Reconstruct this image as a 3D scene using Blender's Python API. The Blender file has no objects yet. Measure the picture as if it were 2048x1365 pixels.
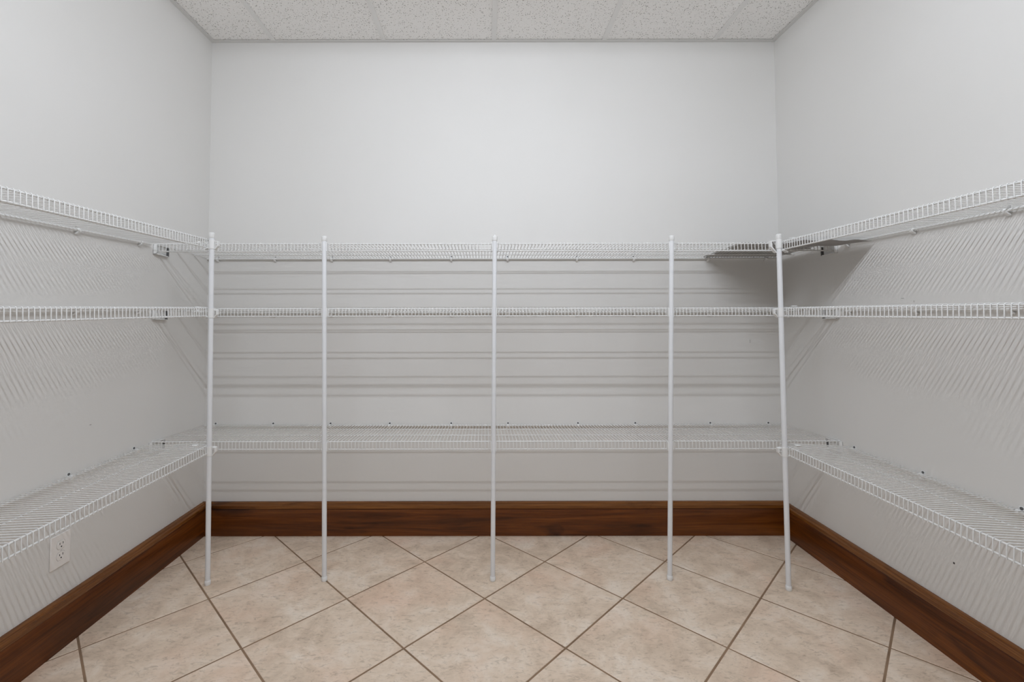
import bpy, math, random
from mathutils import Matrix, Vector
random.seed(7)
S = bpy.context.scene
COL = S.collection

# ------------------------------------------------------------------ camera
CAM_D, CAM_H = 2.5327, 1.1857
F_PX, CX, CY = 927.94, 969.66, 595.89
pitch, roll, yaw = 0.03424, 0.00146, 0.00011
cp, sp = math.cos(pitch), math.sin(pitch)
R = (Matrix(((math.cos(yaw), -math.sin(yaw), 0), (math.sin(yaw), math.cos(yaw), 0), (0, 0, 1)))
     @ Matrix(((1, 0, 0), (0, cp, -sp), (0, sp, cp)))
     @ Matrix(((math.cos(roll), 0, math.sin(roll)), (0, 1, 0), (-math.sin(roll), 0, math.cos(roll)))))
right, fwd, up = R.col[0], R.col[1], R.col[2]
cam = bpy.data.cameras.new('camera')
cam.sensor_width = 36.0
cam.lens = F_PX / 2048 * 36.0
cam.shift_x = (1024 - CX) / 2048
cam.shift_y = (CY - 682.5) / 2048
cam.clip_start = 0.02
co = bpy.data.objects.new('camera', cam)
COL.objects.link(co)
m = Matrix.Identity(4)
for i in range(3):
    m[i][0], m[i][1], m[i][2] = right[i], up[i], -fwd[i]
m[0][3], m[1][3], m[2][3] = 0.0, -CAM_D, CAM_H
co.matrix_world = m
S.camera = co

# ------------------------------------------------------------------ world, light strength, exposure
w = bpy.data.worlds.new('world')
S.world = w
w.use_nodes = True
w.node_tree.nodes['Background'].inputs[0].default_value = (0.9, 0.93, 1.0, 1)
w.node_tree.nodes['Background'].inputs[1].default_value = 0.0
TUBE_WATTS = 17.5
TUBE_COLOR = (0.867, 0.921, 1.0)
TUBE_TILT = math.radians(37)         # area lights tipped down towards the shelves for brightness; the strip has no reflector
S.view_settings.view_transform = 'Standard'
S.view_settings.look = 'None'
S.view_settings.gamma = 1.0
S.view_settings.exposure = 0.0
S.view_settings.use_curve_mapping = False
S.cycles.max_bounces = 10
S.cycles.diffuse_bounces = 8
S.cycles.use_denoising = True
S.cycles.use_adaptive_sampling = False
S.cycles.sample_clamp_indirect = 6.0

# ------------------------------------------------------------------ materials
def new_mat(name):
    mt = bpy.data.materials.new(name)
    mt.use_nodes = True
    nt = mt.node_tree
    return mt, nt, nt.nodes['Principled BSDF']

def plain(name, col, rough=0.5, metal=0.0, spec=0.5):
    mt, nt, b = new_mat(name)
    b.inputs['Base Color'].default_value = (*col, 1)
    b.inputs['Roughness'].default_value = rough
    b.inputs['Metallic'].default_value = metal
    b.inputs['Specular IOR Level'].default_value = spec
    return mt

def node(nt, t, **kw):
    n = nt.nodes.new(t)
    for k, v in kw.items():
        if k in n.inputs:
            n.inputs[k].default_value = v
        else:
            setattr(n, k, v)
    return n

def ramp(nt, stops):
    n = nt.nodes.new('ShaderNodeValToRGB')
    e = n.color_ramp.elements
    e[0].position, e[0].color = stops[0][0], (*stops[0][1], 1)
    e[1].position, e[1].color = stops[1][0], (*stops[1][1], 1)
    for p, c in stops[2:]:
        x = e.new(p)
        x.color = (*c, 1)
    return n

def coords(nt, scale=(1, 1, 1), kind='Object', offset_random=False):
    tc = nt.nodes.new('ShaderNodeTexCoord')
    mp = nt.nodes.new('ShaderNodeMapping')
    mp.inputs['Scale'].default_value = scale
    nt.links.new(tc.outputs[kind], mp.inputs['Vector'])
    if offset_random:
        oi = nt.nodes.new('ShaderNodeObjectInfo')
        mul = node(nt, 'ShaderNodeMath', operation='MULTIPLY')
        mul.inputs[1].default_value = 37.0
        nt.links.new(oi.outputs['Random'], mul.inputs[0])
        cx = nt.nodes.new('ShaderNodeCombineXYZ')
        for k in range(3):
            nt.links.new(mul.outputs[0], cx.inputs[k])
        nt.links.new(cx.outputs[0], mp.inputs['Location'])
    return mp

def mix(nt, a, b, fac, blend='MIX'):
    n = nt.nodes.new('ShaderNodeMix')
    n.data_type = 'RGBA'
    n.blend_type = blend
    for sock, val in ((n.inputs[6], a), (n.inputs[7], b), (n.inputs[0], fac)):
        if hasattr(val, 'links') or hasattr(val, 'is_linked'):
            nt.links.new(val, sock)
        elif isinstance(val, tuple):
            sock.default_value = (*val, 1)
        else:
            sock.default_value = val
    return n.outputs[2]

def make_wall_mat():
    mt, nt, b = new_mat('wall_paint')
    mp = coords(nt)
    n1 = node(nt, 'ShaderNodeTexNoise', Scale=1.3, Detail=3.0)
    nt.links.new(mp.outputs[0], n1.inputs['Vector'])
    r = ramp(nt, [(0.3, (0.695, 0.687, 0.668)), (0.7, (0.72, 0.712, 0.696))])
    nt.links.new(n1.outputs['Fac'], r.inputs[0])
    nt.links.new(r.outputs[0], b.inputs['Base Color'])
    n2 = node(nt, 'ShaderNodeTexNoise', Scale=160.0, Detail=3.0)
    nt.links.new(mp.outputs[0], n2.inputs['Vector'])
    bp = node(nt, 'ShaderNodeBump', Strength=0.06, Distance=0.002)
    nt.links.new(n2.outputs['Fac'], bp.inputs['Height'])
    nt.links.new(bp.outputs[0], b.inputs['Normal'])
    b.inputs['Roughness'].default_value = 0.55
    b.inputs['Specular IOR Level'].default_value = 0.3
    return mt

def make_wood_mat(name, axis, rough=0.33, dark=(0.036, 0.0098, 0.0012), mid=(0.135, 0.0365, 0.0040), light=(0.235, 0.075, 0.0105)):
    mt, nt, b = new_mat(name)
    along, across = 0.55, 9.0
    sc = [across, across, across]
    sc[axis] = along
    mp = coords(nt, tuple(sc))
    n1 = node(nt, 'ShaderNodeTexNoise', Scale=1.6, Detail=8.0, Roughness=0.62, Distortion=1.1)
    nt.links.new(mp.outputs[0], n1.inputs['Vector'])
    r = ramp(nt, [(0.28, dark), (0.5, mid), (0.74, light)])
    nt.links.new(n1.outputs['Fac'], r.inputs[0])
    # fine pores along the grain
    sc2 = [220.0] * 3
    sc2[axis] = 5.0
    mp2 = coords(nt, tuple(sc2))
    n2 = node(nt, 'ShaderNodeTexNoise', Scale=1.0, Detail=4.0)
    nt.links.new(mp2.outputs[0], n2.inputs['Vector'])
    r2 = ramp(nt, [(0.3, (0.62, 0.58, 0.55)), (0.65, (1.12, 1.1, 1.08))])
    nt.links.new(n2.outputs['Fac'], r2.inputs[0])
    c = mix(nt, r.outputs[0], r2.outputs[0], 1.0, 'MULTIPLY')
    # dark knots and blotches
    sc3 = [11.0] * 3
    sc3[axis] = 4.0
    mp3 = coords(nt, tuple(sc3))
    n3 = node(nt, 'ShaderNodeTexNoise', Scale=1.0, Detail=3.0, Distortion=0.6)
    nt.links.new(mp3.outputs[0], n3.inputs['Vector'])
    r3 = ramp(nt, [(0.60, (1, 1, 1)), (0.76, (0.32, 0.27, 0.25))])
    nt.links.new(n3.outputs['Fac'], r3.inputs[0])
    c = mix(nt, c, r3.outputs[0], 1.0, 'MULTIPLY')
    nt.links.new(c, b.inputs['Base Color'])
    b.inputs['Roughness'].default_value = rough
    b.inputs['Specular IOR Level'].default_value = 0.4
    return mt

def make_tile_mat():
    mt, nt, b = new_mat('beige_ceramic')
    mp = coords(nt, offset_random=True)
    n1 = node(nt, 'ShaderNodeTexNoise', Scale=7.0, Detail=9.0, Roughness=0.66, Distortion=0.5)
    nt.links.new(mp.outputs[0], n1.inputs['Vector'])
    r1 = ramp(nt, [(0.33, (0.56, 0.44, 0.335)), (0.5, (0.70, 0.57, 0.45)), (0.68, (0.79, 0.69, 0.585))])
    nt.links.new(n1.outputs['Fac'], r1.inputs[0])
    n2 = node(nt, 'ShaderNodeTexNoise', Scale=3.2, Detail=4.0, Distortion=0.4)
    nt.links.new(mp.outputs[0], n2.inputs['Vector'])
    r2 = ramp(nt, [(0.52, (0, 0, 0)), (0.78, (0.6, 0.6, 0.6))])
    nt.links.new(n2.outputs['Fac'], r2.inputs[0])
    c = mix(nt, r1.outputs[0], (0.72, 0.49, 0.36), r2.outputs[0])
    # fine grey-brown veins
    mp2 = coords(nt, (1.0, 2.2, 1.0), offset_random=True)
    n3 = node(nt, 'ShaderNodeTexNoise', Scale=34.0, Detail=8.0, Roughness=0.7, Distortion=1.2)
    nt.links.new(mp2.outputs[0], n3.inputs['Vector'])
    r3 = ramp(nt, [(0.35, (0.74, 0.72, 0.70)), (0.47, (1, 1, 1)), (0.75, (1.06, 1.06, 1.06))])
    nt.links.new(n3.outputs['Fac'], r3.inputs[0])
    c = mix(nt, c, r3.outputs[0], 1.0, 'MULTIPLY')
    nt.links.new(c, b.inputs['Base Color'])
    bp = node(nt, 'ShaderNodeBump', Strength=0.12, Distance=0.002)
    nt.links.new(n3.outputs['Fac'], bp.inputs['Height'])
    nt.links.new(bp.outputs[0], b.inputs['Normal'])
    b.inputs['Roughness'].default_value = 0.5
    b.inputs['Specular IOR Level'].default_value = 0.35
    return mt

def make_grout_mat():
    mt, nt, b = new_mat('brown_grout')
    mp = coords(nt)
    n1 = node(nt, 'ShaderNodeTexNoise', Scale=9.0, Detail=6.0)
    nt.links.new(mp.outputs[0], n1.inputs['Vector'])
    r1 = ramp(nt, [(0.3, (0.19, 0.118, 0.070)), (0.7, (0.29, 0.19, 0.118))])
    nt.links.new(n1.outputs['Fac'], r1.inputs[0])
    nt.links.new(r1.outputs[0], b.inputs['Base Color'])
    b.inputs['Roughness'].default_value = 0.9
    return mt

def make_ceiling_mat():
    mt, nt, b = new_mat('mineral_fibre')
    mp = coords(nt, offset_random=True)
    v = node(nt, 'ShaderNodeTexVoronoi', Scale=95.0)
    v.inputs['Randomness'].default_value = 1.0
    nt.links.new(mp.outputs[0], v.inputs['Vector'])
    n0 = node(nt, 'ShaderNodeTexNoise', Scale=60.0, Detail=2.0)
    nt.links.new(mp.outputs[0], n0.inputs['Vector'])
    # hole size varies with the noise
    sub = node(nt, 'ShaderNodeMath', operation='MULTIPLY')
    sub.inputs[1].default_value = 0.36
    nt.links.new(n0.outputs['Fac'], sub.inputs[0])
    d = node(nt, 'ShaderNodeMath', operation='SUBTRACT')
    nt.links.new(v.outputs['Distance'], d.inputs[0])
    nt.links.new(sub.outputs[0], d.inputs[1])
    r = ramp(nt, [(0.0, (0.40, 0.39, 0.37)), (0.08, (0.95, 0.945, 0.935))])
    nt.links.new(d.outputs[0], r.inputs[0])
    n1 = node(nt, 'ShaderNodeTexNoise', Scale=180.0, Detail=3.0)
    nt.links.new(mp.outputs[0], n1.inputs['Vector'])
    r2 = ramp(nt, [(0.30, (0.86, 0.86, 0.85)), (0.48, (1, 1, 1))])
    nt.links.new(n1.outputs['Fac'], r2.inputs[0])
    c = mix(nt, r.outputs[0], r2.outputs[0], 1.0, 'MULTIPLY')
    nt.links.new(c, b.inputs['Base Color'])
    bp = node(nt, 'ShaderNodeBump', Strength=0.25, Distance=0.002)
    nt.links.new(n1.outputs['Fac'], bp.inputs['Height'])
    nt.links.new(bp.outputs[0], b.inputs['Normal'])
    b.inputs['Roughness'].default_value = 0.95
    b.inputs['Specular IOR Level'].default_value = 0.1
    return mt

def make_emit(name, col, strength):
    mt, nt, b = new_mat(name)
    b.inputs['Base Color'].default_value = (0.9, 0.9, 0.9, 1)
    b.inputs['Emission Color'].default_value = col
    b.inputs['Emission Strength'].default_value = strength
    return mt

M_WALL = make_wall_mat()
M_WOOD_X = make_wood_mat('stained_wood_back', 0)
M_WOOD_Y = make_wood_mat('stained_wood_side', 1)
CAP = dict(rough=0.24, dark=(0.095, 0.031, 0.0055), mid=(0.19, 0.070, 0.0145), light=(0.275, 0.115, 0.027))
M_CAP_X = make_wood_mat('stained_cap_back', 0, **CAP)
M_CAP_Y = make_wood_mat('stained_cap_side', 1, **CAP)
M_TILE = make_tile_mat()
M_GROUT = make_grout_mat()
M_CEIL = make_ceiling_mat()
M_TEE = plain('painted_steel_tee', (0.83, 0.83, 0.82), 0.45)
M_ANGLE = plain('painted_wall_angle', (0.72, 0.72, 0.71), 0.45)
M_DECK = plain('ceiling_void', (0.3, 0.3, 0.3), 0.9)
M_WIRE = plain('white_epoxy_wire', (0.70, 0.70, 0.69), 0.5, spec=0.28)
M_POLE = plain('white_pole_paint', (0.74, 0.755, 0.775), 0.4)
M_PLASTIC = plain('white_plastic', (0.78, 0.785, 0.78), 0.4)
M_SCREW_SHADE = plain('grey_screw_and_shade', (0.10, 0.10, 0.10), 0.5)  # screw heads, and the shade coloured in at the bracket ends
M_PLATE = plain('outlet_plastic', (0.82, 0.80, 0.78), 0.35)
M_SLOT = plain('outlet_slot', (0.03, 0.03, 0.03), 0.6)
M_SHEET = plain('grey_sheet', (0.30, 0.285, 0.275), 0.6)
M_MARK = plain('scuff_dark', (0.06, 0.05, 0.05), 0.8)
M_SCUFF_SHADE = plain('scuff_and_gap_shade', (0.42, 0.41, 0.40), 0.8)  # grey scuffs, and the shaded gaps round the outlet faces
M_TUBE = make_emit('lit_fluorescent_tube', (*TUBE_COLOR, 1), 5.0)
M_TUBE.cycles.emission_sampling = 'NONE'
M_HOUSING = plain('white_light_housing', (0.8, 0.8, 0.79), 0.4)

# ------------------------------------------------------------------ mesh helpers
class MB:
    def __init__(s):
        s.v, s.f = [], []
    def add(s, verts, faces):
        o = len(s.v)
        s.v += [tuple(x) for x in verts]
        s.f += [tuple(i + o for i in f) for f in faces]
        return s
    def box(s, a, b):
        (x0, y0, z0), (x1, y1, z1) = a, b
        x0, x1 = min(x0, x1), max(x0, x1)
        y0, y1 = min(y0, y1), max(y0, y1)
        z0, z1 = min(z0, z1), max(z0, z1)
        return s.add([(x0, y0, z0), (x1, y0, z0), (x1, y1, z0), (x0, y1, z0), (x0, y0, z1), (x1, y0, z1), (x1, y1, z1), (x0, y1, z1)],
                     [(0, 3, 2, 1), (4, 5, 6, 7), (0, 1, 5, 4), (1, 2, 6, 5), (2, 3, 7, 6), (3, 0, 4, 7)])
    def tube(s, path, r, n=8, caps=True, radii=None):
        path = [Vector(p) for p in path]
        rings, prev = [], None
        for i, p in enumerate(path):
            if i == 0: t = path[1] - path[0]
            elif i == len(path) - 1: t = path[-1] - path[-2]
            else: t = (path[i + 1] - p).normalized() + (p - path[i - 1]).normalized()
            t.normalize()
            if prev is None:
                ref = Vector((0, 0, 1)) if abs(t.z) < 0.9 else Vector((1, 0, 0))
                u = t.cross(ref).normalized()
            else:
                u = (prev - t * prev.dot(t)).normalized()
            prev = u
            v2 = t.cross(u)
            rr = radii[i] if radii else r
            rings.append([p + (u * math.cos(2 * math.pi * k / n) + v2 * math.sin(2 * math.pi * k / n)) * rr for k in range(n)])
        verts = [q for ring in rings for q in ring]
        faces = []
        for i in range(len(rings) - 1):
            for k in range(n):
                k2 = (k + 1) % n
                faces.append((i * n + k, i * n + k2, (i + 1) * n + k2, (i + 1) * n + k))
        if caps:
            faces.append(tuple(range(n - 1, -1, -1)))
            e = (len(rings) - 1) * n
            faces.append(tuple(e + k for k in range(n)))
        return s.add(verts, faces)
    def prism(s, poly, fn, t0, t1):
        """extrude the 2-D polygon; fn(a, b, t) gives the 3-D point"""
        n = len(poly)
        verts = [fn(a, b, t0) for a, b in poly] + [fn(a, b, t1) for a, b in poly]
        faces = [tuple(range(n - 1, -1, -1)), tuple(range(n, 2 * n))]
        faces += [(k, (k + 1) % n, n + (k + 1) % n, n + k) for k in range(n)]
        return s.add(verts, faces)
    def mesh(s, name, mat, smooth=True, angle=40):
        me = bpy.data.meshes.new(name)
        me.from_pydata(s.v, [], s.f)
        me.validate()
        import bmesh
        bm = bmesh.new()
        bm.from_mesh(me)
        bmesh.ops.recalc_face_normals(bm, faces=bm.faces)
        bm.to_mesh(me)
        bm.free()
        me.materials.append(mat)
        if smooth:
            for p in me.polygons: p.use_smooth = True
            me.set_sharp_from_angle(angle=math.radians(angle))
        return me

def link(name, me, parent=None, loc=None, mat=None, bevel=0.0):
    o = bpy.data.objects.new(name, me)
    COL.objects.link(o)
    if parent is not None:
        o.parent = parent
    if mat is not None: o.matrix_local = mat
    elif loc is not None: o.location = loc
    if bevel:
        b = o.modifiers.new('bevel', 'BEVEL')
        b.width = bevel
        b.segments = 2
        b.limit_method = 'ANGLE'
        b.harden_normals = False
    return o

def obj(name, mb, mat, parent=None, bevel=0.0, loc=None, angle=40):
    return link(name, mb.mesh(name, mat, angle=angle), parent, loc, None, bevel)

def tag(o, label, cat, group=None, kind=None):
    o['label'] = label
    o['category'] = cat
    if group: o['group'] = group
    if kind: o['kind'] = kind
    return o

def thing(name, label, cat, matrix=None, loc=None, group=None):
    o = bpy.data.objects.new(name, None)
    o.empty_display_size = 0.05
    COL.objects.link(o)
    if matrix is not None: o.matrix_world = matrix
    elif loc is not None: o.location = loc
    return tag(o, label, cat, group)

def dup(o, parent, loc=None, mat=None):
    c = o.copy()
    COL.objects.link(c)
    c.parent = parent
    if mat is not None: c.matrix_local = mat
    elif loc is not None: c.location = loc
    return c

# ------------------------------------------------------------------ room
XL, XR, YF, ZC = -1.516, 1.612, -3.9, 2.6966
T = 0.10

def structure(name, mb, mat, label, cat, **k):
    o = obj(name, mb, mat, **k)
    return tag(o, label, cat, kind='structure')

wall_back = structure('wall_back', MB().box((XL - T, 0, -0.05), (XR + T, T, ZC + 0.1)), M_WALL, 'white painted back wall of the pantry behind the five poles', 'wall')
wall_left = structure('wall_left', MB().box((XL - T, YF, -0.05), (XL, 0, ZC + 0.1)), M_WALL, 'white painted left side wall with the power outlet', 'wall')
wall_right = structure('wall_right', MB().box((XR, YF, -0.05), (XR + T, 0, ZC + 0.1)), M_WALL, 'white painted right side wall of the pantry', 'wall')
structure('wall_front', MB().box((XL - T, YF - T, -0.05), (XR + T, YF, ZC + 0.1)), M_WALL, 'white painted wall behind the viewpoint', 'wall')

# small marks on the paint
def mark(parent, p, normal_axis, sz, sz2, mat):
    mb = MB()
    d = 0.0008
    if normal_axis == 'y':
        mb.box((p[0] - sz, -d, p[1] - sz2), (p[0] + sz, 0.001, p[1] + sz2))
    elif normal_axis == 'xl':
        mb.box((XL - 0.001, p[0] - sz, p[1] - sz2), (XL + d, p[0] + sz, p[1] + sz2))
    else:
        mb.box((XR + 0.001, p[0] - sz, p[1] - sz2), (XR - d, p[0] + sz, p[1] + sz2))
    obj('scuff_mark', mb, mat, parent, bevel=0.0004)
mark(wall_right, (-0.9065, 0.3252), 'xr', 0.0028, 0.003, M_MARK)
mark(wall_right, (-0.7425, 1.2425), 'xr', 0.006, 0.001, M_SCUFF_SHADE)
mark(wall_right, (-0.7901, 1.2296), 'xr', 0.001, 0.004, M_SCUFF_SHADE)
mark(wall_left, (-0.7346, 0.761), 'xl', 0.0035, 0.0018, M_SCUFF_SHADE)
mark(wall_back, (1.443, 1.033), 'y', 0.0016, 0.009, M_SCUFF_SHADE)

# ceiling: deck, lay-in tiles, tees, wall angle
ceiling = structure('ceiling', MB().box((XL - T, YF - T, ZC + 0.03), (XR + T, T, ZC + 0.1)), M_DECK, 'white suspended ceiling of speckled square lay-in tiles', 'ceiling')
gx = [-1.1674 + 0.6096 * i for i in range(5)]
gy = [-0.576 - 0.6096 * i for i in range(6)]
ex = [XL] + gx + [XR]
ey = [0.0] + gy + [YF]
TW = 0.0125
for i in range(len(ex) - 1):
    for j in range(len(ey) - 1):
        x0, x1, y1, y0 = ex[i], ex[i + 1], ey[j], ey[j + 1]
        cx_, cy_ = (x0 + x1) / 2, (y0 + y1) / 2
        hx, hy = (x1 - x0) / 2 - 0.003, (y1 - y0) / 2 - 0.003
        mb = MB().box((-hx, -hy, 0), (hx, hy, 0.016))
        obj('ceiling_tile', mb, M_CEIL, ceiling, loc=(cx_ + random.uniform(-.001, .001), cy_, ZC + 0.0035))
for x in gx:
    obj('ceiling_tee', MB().box((x - TW, YF, ZC), (x + TW, -0.0, ZC + 0.002)).box((x - 0.001, YF, ZC + 0.002), (x + 0.001, 0, ZC + 0.03)), M_TEE, ceiling)
for y in gy:
    for i in range(len(ex) - 1):
        a = ex[i] + (TW if i else 0)
        b = ex[i + 1] - (TW if i < len(ex) - 2 else 0)
        obj('cross_tee', MB().box((a, y - TW, ZC + 0.0004), (b, y + TW, ZC + 0.0024)), M_TEE, ceiling)
AW = 0.022
def wall_angle(a, b, leg_a, leg_b):
    obj('wall_angle', MB().box(a, b).box(leg_a, leg_b), M_ANGLE, ceiling)
wall_angle((XL, -AW, ZC - 0.0012), (XR, 0, ZC + 0.0012), (XL, -0.0012, ZC), (XR, 0, ZC + 0.02))
wall_angle((XL, YF, ZC - 0.001), (XL + AW, 0, ZC + 0.001), (XL, YF, ZC), (XL + 0.0012, 0, ZC + 0.02))
wall_angle((XR - AW, YF, ZC - 0.001), (XR, 0, ZC + 0.001), (XR - 0.0012, YF, ZC), (XR, 0, ZC + 0.02))

# floor: grout bed with every tile laid diagonally
floor = structure('floor', MB().box((XL - T, YF - T, -0.06), (XR + T, T, -0.0016)), M_GROUT, 'beige ceramic tile floor laid diagonally with brown grout', 'floor')
P = 0.57451
A0, B0, YO = -1.07536, -1.22759, -0.0608
def lat(a, b):
    xa, xb = A0 + P * a, B0 + P * b
    return Vector(((xa + xb) / 2, YO - (xb - xa) / 2))
def clip(poly, nx, ny, c):
    out = []
    for k in range(len(poly)):
        p, q = poly[k], poly[(k + 1) % len(poly)]
        dp, dq = nx * p[0] + ny * p[1] - c, nx * q[0] + ny * q[1] - c
        if dp <= 0: out.append(p)
        if dp * dq < 0:
            t = dp / (dp - dq)
            out.append((p[0] + (q[0] - p[0]) * t, p[1] + (q[1] - p[1]) * t))
    return out
def inset(poly, d):
    n = len(poly)
    res = []
    for k in range(n):
        p0, p1, p2 = Vector(poly[k - 1]), Vector(poly[k]), Vector(poly[(k + 1) % n])
        e1, e2 = (p1 - p0).normalized(), (p2 - p1).normalized()
        n1, n2 = Vector((-e1.y, e1.x)), Vector((-e2.y, e2.x))
        bis = n1 + n2
        den = bis.dot(n1)
        res.append(p1 + bis * (d / den if abs(den) > 1e-4 else 0))
    return res
G = 0.0035
def tile_mesh(poly):
    base = inset(poly, G)
    top = inset(poly, G + 0.0014)
    n = len(poly)
    mb = MB()
    mb.add([(p.x, p.y, -0.006) for p in base] + [(p.x, p.y, -0.0011) for p in base] + [(p.x, p.y, 0.0) for p in top],
           [tuple(range(2 * n, 3 * n))] + [(k, (k + 1) % n, n + (k + 1) % n, n + k) for k in range(n)] +
           [(n + k, n + (k + 1) % n, 2 * n + (k + 1) % n, 2 * n + k) for k in range(n)])
    return mb
full = None
for a in range(-9, 10):
    for b in range(-9, 16):
        pts = [lat(a, b), lat(a, b + 1), lat(a + 1, b + 1), lat(a + 1, b)]
        c = sum(pts, Vector((0, 0))) / 4
        if not (XL - .4 < c.x < XR + .4 and YF - .4 < c.y < 0.4): continue
        poly = [(p.x - c.x, p.y - c.y) for p in pts]
        area = sum(poly[k][0] * poly[(k + 1) % 4][1] - poly[(k + 1) % 4][0] * poly[k][1] for k in range(4))
        if area < 0: poly = poly[::-1]
        cl = poly
        for nx, ny, cc in ((-1, 0, -XL + c.x), (1, 0, XR - c.x), (0, 1, 0 - c.y), (0, -1, -YF + c.y)):
            cl = clip(cl, nx, ny, cc) if cl else cl
        if len(cl) < 3: continue
        ar = abs(sum(cl[k][0] * cl[(k + 1) % len(cl)][1] - cl[(k + 1) % len(cl)][0] * cl[k][1] for k in range(len(cl)))) / 2
        if ar < 0.004: continue
        whole = len(cl) == 4 and abs(ar - abs(area) / 2) < 1e-6
        dzt = random.uniform(-0.0003, 0.0003)
        if whole:
            if full is None: full = tile_mesh(poly).mesh('floor_tile', M_TILE, angle=12)
            link('floor_tile', full, floor, (c.x, c.y, dzt))
        else:
            obj('floor_tile', tile_mesh(cl), M_TILE, floor, loc=(c.x, c.y, dzt), angle=12)

# baseboards: board with a moulded cap
def baseboard(name, fn, t0, t1, wood, cap, label):
    board = [(0.0, 0.0), (0.018, 0.0), (0.018, 0.1405), (0.0155, 0.1435), (0.0, 0.1435)]
    capp = [(0.0, 0.1445), (0.021, 0.1445), (0.0245, 0.1475), (0.0255, 0.152), (0.0255, 0.1625), (0.0235, 0.1665), (0.0205, 0.1675),
            (0.0185, 0.1685), (0.0165, 0.1735), (0.012, 0.1765), (0.0, 0.1775)]
    o = structure(name, MB().prism(board, fn, t0, t1), wood, label, 'baseboard')
    obj('cap_moulding', MB().prism(capp, fn, t0, t1), cap, o, angle=25)
    return o
baseboard('baseboard_back', lambda d, z, t: (t, -d, z), XL, XR, M_WOOD_X, M_CAP_X, 'tall dark brown wooden baseboard along the back wall')
baseboard('baseboard_left', lambda d, z, t: (XL + d, t, z), YF, -0.018, M_WOOD_Y, M_CAP_Y, 'tall dark brown wooden baseboard along the left wall under the outlet')
baseboard('baseboard_right', lambda d, z, t: (XR - d, t, z), YF, -0.018, M_WOOD_Y, M_CAP_Y, 'tall dark brown wooden baseboard along the right wall')

# ------------------------------------------------------------------ ceiling lamp (lights the room from above the viewpoint)
LX, LY, LZ = 0.05, -1.92, 2.668
lamp = thing('ceiling_light', 'white surface-mounted fluorescent strip light with two bare tubes on ceiling', 'ceiling light', loc=(LX, LY, ZC))
obj('housing', MB().prism([(-0.20, 0.0), (0.20, 0.0), (0.20, -0.006), (0.13, -0.008), (0.05, -0.010), (-0.05, -0.010), (-0.13, -0.008), (-0.20, -0.006)],
                          lambda a, b, t: (t, a, b), -0.94, 0.94), M_HOUSING, lamp)
for sy in (-1, 1):
    y = 0.105 * sy
    obj('tube', MB().tube([(-0.895, y, LZ - ZC), (0.895, y, LZ - ZC)], 0.0128, 16), M_TUBE, lamp)
    ld = bpy.data.lights.new('tube_glow', 'AREA')
    ld.shape = 'RECTANGLE'
    ld.size, ld.size_y = 1.78, 0.024
    ld.energy = TUBE_WATTS
    ld.color = TUBE_COLOR
    lo = bpy.data.objects.new('tube_glow', ld)
    COL.objects.link(lo)
    lo.parent = lamp
    lo.location = (0, y + 0.018 * math.sin(TUBE_TILT), LZ - ZC - 0.018 * math.cos(TUBE_TILT))
    lo.rotation_euler = (TUBE_TILT, 0, 0)
    for sx in (-1, 1):
        obj('socket', MB().box((sx * 0.896, y - 0.014, -0.008), (sx * 0.918, y + 0.014, LZ - ZC - 0.014)), M_HOUSING, lamp, bevel=0.003)

# ------------------------------------------------------------------ wire shelves
PITCH = 0.0159
WR, RR = 0.0015, 0.0031
LIP = 0.0335
def frame(origin, xdir, ydir):
    x = Vector(xdir).normalized()
    y = Vector(ydir)
    y = (y - x * y.dot(x)).normalized()
    z = x.cross(y)
    m = Matrix.Identity(4)
    for i in range(3):
        m[i][0], m[i][1], m[i][2], m[i][3] = x[i], y[i], z[i], origin[i]
    return m

def wire_mesh(depth):
    """one cross wire: runs from the wall over the front rod and down to the lip rod"""
    f = depth - RR
    zt = RR + WR
    path = [(0, 0.004, zt), (0, f - 0.001, zt), (0, f + 0.0022, zt - 0.0006), (0, f + RR + WR, zt - 0.0045), (0, f + RR + WR, -LIP - 0.002)]
    return MB().tube(path, WR, 6).mesh('cross_wire', M_WIRE, angle=60)
WIRE = {0.41: wire_mesh(0.41), 0.305: wire_mesh(0.305)}

def clip_mesh():
    """plastic wall clip: tab flat on the wall with a hook around the back rod"""
    mb = MB()
    mb.box((-0.0075, 0.0, -0.007), (0.0075, 0.003, 0.0145))
    hook = [(0.003, 0.0045), (0.008, 0.006), (0.0125, 0.0052), (0.0155, 0.001), (0.0150, -0.004), (0.011, -0.0085), (0.004, -0.0125), (0.003, -0.0125),
            (0.003, -0.008), (0.008, -0.0055), (0.0108, -0.0035), (0.0118, 0.0), (0.0105, 0.0028), (0.007, 0.0036), (0.003, 0.003)]
    mb.prism(hook, lambda a, b, t: (t, a * 1.38 - 0.001, b * 1.3 - 0.0016), -0.005, 0.005)
    return mb.mesh('wall_clip', M_PLASTIC)
CLIP = clip_mesh()
def screw_mesh():
    return MB().tube([(0, 0.0028, 0), (0, 0.0045, 0), (0, 0.0055, 0)], 0.0048, 10, radii=[0.0048, 0.0048, 0.003]).mesh('screw', M_SCREW_SHADE)
SCREW = screw_mesh()

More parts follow.
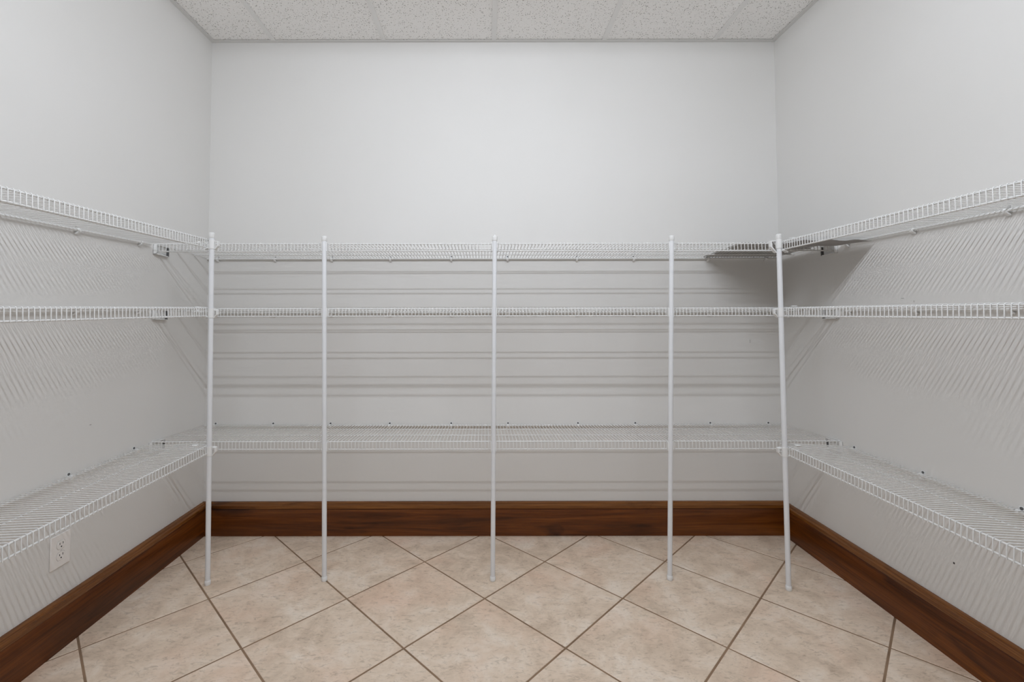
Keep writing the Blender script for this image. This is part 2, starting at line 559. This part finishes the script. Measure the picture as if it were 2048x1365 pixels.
def bracket_mesh(sx):
    """moulded end bracket on the side wall that carries the front of the back shelf; local x points away from the wall * sx"""
    mb = MB()
    y0, y1, z0, z1 = 0.327, 0.4215, -0.047, -0.0005
    mb.box((0, y0, z0), (sx * 0.003, y1, z1))
    mb.box((0, y0 + 0.012, z0), (sx * 0.016, y1, z0 + 0.003))
    mb.box((0, y1 - 0.003, z0), (sx * 0.016, y1, z1))
    mb.box((0, y0 + 0.012, z1 - 0.003), (sx * 0.014, 0.395, z1))
    for k in range(3):
        z = z0 + 0.012 + 0.010 * k
        mb.box((0, y0 + 0.015, z), (sx * 0.0055, y1 - 0.003, z + 0.002))
    return mb.mesh('end_bracket', M_PLASTIC)

def shelf(label, mat4, length, depth, rods, clips, s0=0.0, group='white wire shelves along the pantry walls', brackets=False, lip_from=None):
    root = thing('wire_shelf', label, 'shelf', matrix=mat4, group=group)
    # long rods: wall rod, intermediate rods, front rod, lip rod
    for d in rods:
        r = 0.0045 if d < 0.05 else RR                      # the rod along the wall is the thicker one
        obj('long_rod', MB().tube([(s0, d, RR - r), (s0 + length, d, RR - r)], r, 8), M_WIRE, root)
    f = depth - RR
    obj('front_rod', MB().tube([(s0, f, 0), (s0 + length, f, 0)], RR, 8), M_WIRE, root)
    obj('lip_rod', MB().tube([(s0, f, -LIP), (s0 + length, f, -LIP)], RR, 8), M_WIRE, root)
    n = int((length - 0.006) / PITCH)
    off = (length - n * PITCH) / 2
    for k in range(n + 1):
        link('cross_wire', WIRE[depth], root, (s0 + off + k * PITCH, 0, 0))
    for c in clips:
        cl = link('wall_clip', CLIP, root, (c, 0, 0))
        link('screw', SCREW, cl, (0, 0, 0.0095))
    if brackets:
        for s, sx in ((s0 - 0.002, 1), (s0 + length + 0.002, -1)):
            br = link('end_bracket', bracket_mesh(sx), root, (s, 0, 0))
            obj('slot', MB().box((sx * 0.0025, 0.3275, -0.046), (sx * 0.0115, 0.3365, -0.0035)), M_SCREW_SHADE, br, bevel=0.002)  # dark box stands in for the shade inside the bracket's open end
    return root

BACK_CLIPS = [-1.456, -1.145, -0.835, -0.515, -0.183, 0.124, 0.502, 0.812, 1.217, 1.531]
BL = XR - XL - 0.004
BG = 'wire shelves across the back wall'
LG = 'wire shelves on the left wall'
RG = 'wire shelves on the right wall'
zs_back = [(0.584, 0.605, 'lowest'), (1.187, 1.208, 'middle'), (1.486, 1.507, 'top')]
for zw, zf, word in zs_back:
    lab = {'lowest': 'lowest white wire shelf across the back wall above the baseboard',
           'middle': 'middle white wire shelf across the back wall at eye level',
           'top': 'top white wire shelf across the back wall seen from below'}[word]
    mt = frame((XR - 0.002, 0, zw), (-1, 0, 0), (0, -0.41, zf - zw))
    cl = [XR - 0.002 - x for x in BACK_CLIPS]
    shelf(lab, mt, BL, 0.41, (0.0125, 0.125, 0.272), cl, group=BG, brackets=True)

# side shelves run from the corner towards the viewer
Y_A, Y_B = -0.452, -2.28
SL = Y_A - Y_B
left = [('lowest white wire shelf along the left wall over the outlet', 0.5985, 0.585, 0.012),
        ('middle white wire shelf along the left wall at eye level', 1.2025, 1.190, 0.008),
        ('top white wire shelf along the left wall seen from below', 1.5005, 1.4935, 0.0095)]
for lab, za, zb, rise in left:                     # wall height at y=-0.5 and at y=-1.6
    g = (zb - za) / 1.1
    mt = frame((XL, Y_A, za - g * (-0.5 - Y_A) * -1), (0, -1, g), (0.305, 0, rise))
    cl = [-0.826 - 0.0, -0.512, -1.14, -1.45, -1.76, -2.07]
    shelf(lab, mt, SL, 0.305, (0.0125, 0.165), [Y_A - y for y in cl], group=LG)
rightw = [('lowest white wire shelf along the right wall above the wooden baseboard', 0.591, 0.587, 0.016),
          ('middle white wire shelf along the right wall at eye level', 1.198, 1.198, 0.008),
          ('top white wire shelf along the right wall with a grey sheet at its far end', 1.4965, 1.504, 0.0025)]
for lab, za, zb, rise in rightw:
    g = (zb - za) / 1.1
    z_near = za + g * (-0.5 - Y_B)
    mt = frame((XR, Y_B, z_near), (0, 1, -g), (-0.305, 0, rise))
    cl = [-0.489, -0.806, -1.12, -1.43, -1.75, -2.06]
    shelf(lab, mt, SL, 0.305, (0.0125, 0.16), [y - Y_B for y in cl], group=RG)

# ------------------------------------------------------------------ support poles
PR = 0.0104
def lerp(a, b, t): return Vector(a) + (Vector(b) - Vector(a)) * t
def pole(bottom, top, label, corner=0, cap_nub=False, jaws=(0.62, 0.62, 0.62)):
    b, t = Vector(bottom), Vector(top)
    root = thing('support_pole', label, 'pole', loc=b, group='white support poles standing in front of the back shelves')
    d = t - b
    L = d.length
    dn = d / L
    z0 = 0.004
    obj('tube', MB().tube([dn * z0, dn * (L - 0.012)], PR, 16), M_POLE, root)
    obj('foot_cap', MB().tube([(0, 0, 0.0005), dn * 0.003, dn * 0.018, dn * 0.0205], PR, 16,
                              radii=[PR + 0.0012, PR + 0.0021, PR + 0.0021, PR + 0.0002]), M_PLASTIC, root)
    obj('top_cap', MB().tube([dn * (L - 0.0235), dn * (L - 0.021), dn * (L - 0.0035), dn * L], PR, 16,
                             radii=[PR + 0.0003, PR + 0.0019, PR + 0.0016, PR * 0.72]), M_PLASTIC, root)
    if cap_nub:
        obj('cap_nub', MB().tube([dn * (L - 0.001), dn * (L + 0.005), dn * (L + 0.0065)], 0.003, 8, radii=[0.003, 0.0024, 0.001]), M_PLASTIC, root)
    for zf, jw in zip((0.605, 1.208, 1.507), jaws):
        p = dn * (zf / dn.z)
        if not corner:
            # snap clip between the pole and the two lip rods
            mb = MB()
            y0 = -0.41 + 0.0005 - b.y
            mb.box((p.x - 0.0125, p.y - 0.003, zf - 0.0375), (p.x - 0.0095, y0, zf + 0.0035))
            mb.box((p.x + 0.0095, p.y - 0.003, zf - 0.0375), (p.x + 0.0125, y0, zf + 0.0035))
            obj('shelf_clip', mb, M_PLASTIC, root, bevel=0.0008)
        else:
            # corner clip: collar, two jaws with flared skirts and a tab lying on the side shelf
            sx = corner                      # side wall lies towards sx
            mb = MB()
            zc = zf - 0.017
            mb.tube([dn * ((zc - 0.021) / dn.z), dn * ((zc + 0.019) / dn.z)], PR + 0.0018, 16)
            obj('collar', mb, M_PLASTIC, root)
            for s in (-1, 1):
                skirt = [(0.009, 0.016), (0.030, 0.014), (0.034, 0.012), (0.034, -0.012), (0.030, -0.018), (0.024, -0.024), (0.016, -0.034), (0.009, -0.040),
                         (0.009, -0.036), (0.015, -0.029), (0.021, -0.020), (0.026, -0.014), (0.029, -0.010), (0.029, 0.010), (0.009, 0.011)]
                if s == sx:
                    # towards the side wall: passes under the lip rod of the side shelf
                    skirt = [(0.009, -0.024), (0.018, -0.024), (0.028, -0.028), (0.036, -0.038), (0.033, -0.041), (0.024, -0.034), (0.016, -0.031), (0.009, -0.032)]
                    y_in, y_out = p.y - 0.010, p.y + 0.010
                else:
                    y_in, y_out = p.y + 0.002, p.y + 0.020
                mk = MB().prism(skirt, lambda a, c, q: (p.x + s * (0.009 + (a - 0.009) * jw), q, zc + c * (jw if c < 0 else 1)), y_in, y_out)
                obj('jaw', mk, M_PLASTIC, root, bevel=0.0007)
            lip_x = (XL + 0.305) if sx < 0 else (XR - 0.305)
            tx = (-1.265 if sx < 0 else 1.3534) - b.x
            ty = (-0.4885 if sx < 0 else -0.5016) - b.y
            ztab = zf + 0.0105
            mk = MB().tube([(tx, ty, ztab - 0.004), (tx, ty, ztab)], 0.0125, 14)
            mk.tube([(tx, ty, zf - 0.010), (tx, ty, ztab - 0.003)], 0.004, 8)
            x_arm0, x_arm1 = p.x + sx * 0.008, tx
            mk.box((x_arm0, p.y - 0.002, zf - 0.013), (x_arm1, p.y + 0.004, zf - 0.009))
            mk.box((tx - 0.004, min(p.y, ty) - 0.004, zf - 0.013), (tx + 0.004, max(p.y, ty) + 0.004, zf - 0.009))
            obj('shelf_tab', mk, M_PLASTIC, root, bevel=0.0012)
    return root
pole((-1.2166, -0.4585, 0), (-1.1885, -0.5235, 1.5405), 'white support pole in the left corner, leftmost of the five poles', corner=-1)
pole((-0.7149, -0.4300, 0), (-0.7319, -0.4275, 1.5400), 'second white support pole from the left corner, in front of back shelves')
pole((0.0331, -0.4310, 0), (0.0453, -0.4275, 1.5400), 'middle white support pole with a small nub on its cap', cap_nub=True)
pole((0.8211, -0.4260, 0), (0.8519, -0.4275, 1.5400), 'second white support pole from the right corner, standing on bare tile')
pole((1.2991, -0.5044, 0), (1.2885, -0.5090, 1.5330), 'white support pole in the right corner beneath the grey sheet, slanting outwards to its foot', corner=1, jaws=(0.62, 0.62, 1.0))

# ------------------------------------------------------------------ dark sheet lying on the top shelf in the right corner
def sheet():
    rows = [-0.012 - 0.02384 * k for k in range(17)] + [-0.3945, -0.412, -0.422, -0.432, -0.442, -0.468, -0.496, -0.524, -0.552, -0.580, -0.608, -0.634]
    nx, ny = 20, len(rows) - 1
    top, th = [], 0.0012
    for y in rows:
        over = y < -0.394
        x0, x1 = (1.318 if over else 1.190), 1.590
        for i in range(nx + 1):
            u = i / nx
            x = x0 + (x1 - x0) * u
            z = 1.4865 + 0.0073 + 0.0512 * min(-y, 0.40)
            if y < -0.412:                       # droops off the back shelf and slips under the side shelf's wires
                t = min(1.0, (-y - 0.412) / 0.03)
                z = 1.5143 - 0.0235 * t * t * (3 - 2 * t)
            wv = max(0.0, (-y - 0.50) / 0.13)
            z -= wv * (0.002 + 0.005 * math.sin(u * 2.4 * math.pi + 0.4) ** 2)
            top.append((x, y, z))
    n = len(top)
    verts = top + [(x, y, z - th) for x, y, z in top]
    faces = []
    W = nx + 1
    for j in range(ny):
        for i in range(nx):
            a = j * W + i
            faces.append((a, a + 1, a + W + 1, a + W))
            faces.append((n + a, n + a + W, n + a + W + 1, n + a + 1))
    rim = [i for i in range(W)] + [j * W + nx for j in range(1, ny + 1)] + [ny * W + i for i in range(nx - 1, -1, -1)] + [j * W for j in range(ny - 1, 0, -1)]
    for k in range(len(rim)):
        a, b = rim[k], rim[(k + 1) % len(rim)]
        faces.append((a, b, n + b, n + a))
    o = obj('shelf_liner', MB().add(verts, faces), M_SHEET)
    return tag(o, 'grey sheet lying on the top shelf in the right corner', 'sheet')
sheet()

# ------------------------------------------------------------------ power outlet on the left wall
def outlet():
    m = frame((XL, -0.851, 0.346), (0, -1, 0), (1, 0, 0))      # local y points out of the wall
    root = thing('wall_outlet', 'white duplex power outlet with cover plate low on the left wall', 'outlet', matrix=m)
    w, h = 0.0395, 0.058
    obj('cover_plate', MB().box((-w, 0.0, -h), (w, 0.0052, h)), M_PLATE, root, bevel=0.0022)
    for s in (-1, 1):
        zc = 0.0195 * s
        rim = []
        for k in range(28):
            a = 2 * math.pi * k / 28
            rim.append((0.0172 * math.cos(a), max(-0.0140, min(0.0140, 0.0172 * math.sin(a)))))
        rec = obj('receptacle', MB().prism(rim, lambda a, b, t: (a, t, b + zc), 0.003, 0.0066), M_PLATE, root, bevel=0.0005)
        ring = [(x * 1.05, y * 1.06) for x, y in rim]
        obj('gap_shade', MB().prism(ring, lambda a, b, t: (a, t, b + zc), 0.003, 0.0054), M_SCUFF_SHADE, rec)  # grey ring paints in the shaded gap around the receptacle
        obj('slot', MB().box((-0.0074, 0.0060, zc + 0.0005), (-0.0052, 0.0069, zc + 0.0085)), M_SLOT, rec)
        obj('slot', MB().box((0.0052, 0.0060, zc + 0.0012), (0.0074, 0.0069, zc + 0.0078)), M_SLOT, rec)
        obj('ground_hole', MB().tube([(0, 0.0060, zc - 0.0065), (0, 0.0069, zc - 0.0065)], 0.0026, 12), M_SLOT, rec)
    sc = obj('plate_screw', MB().tube([(0, 0.004, 0), (0, 0.0060, 0)], 0.0032, 12), M_PLATE, root)
    obj('screw_slot', MB().box((-0.0026, 0.0056, -0.0005), (0.0026, 0.0062, 0.0005)), M_SLOT, sc)
outlet()
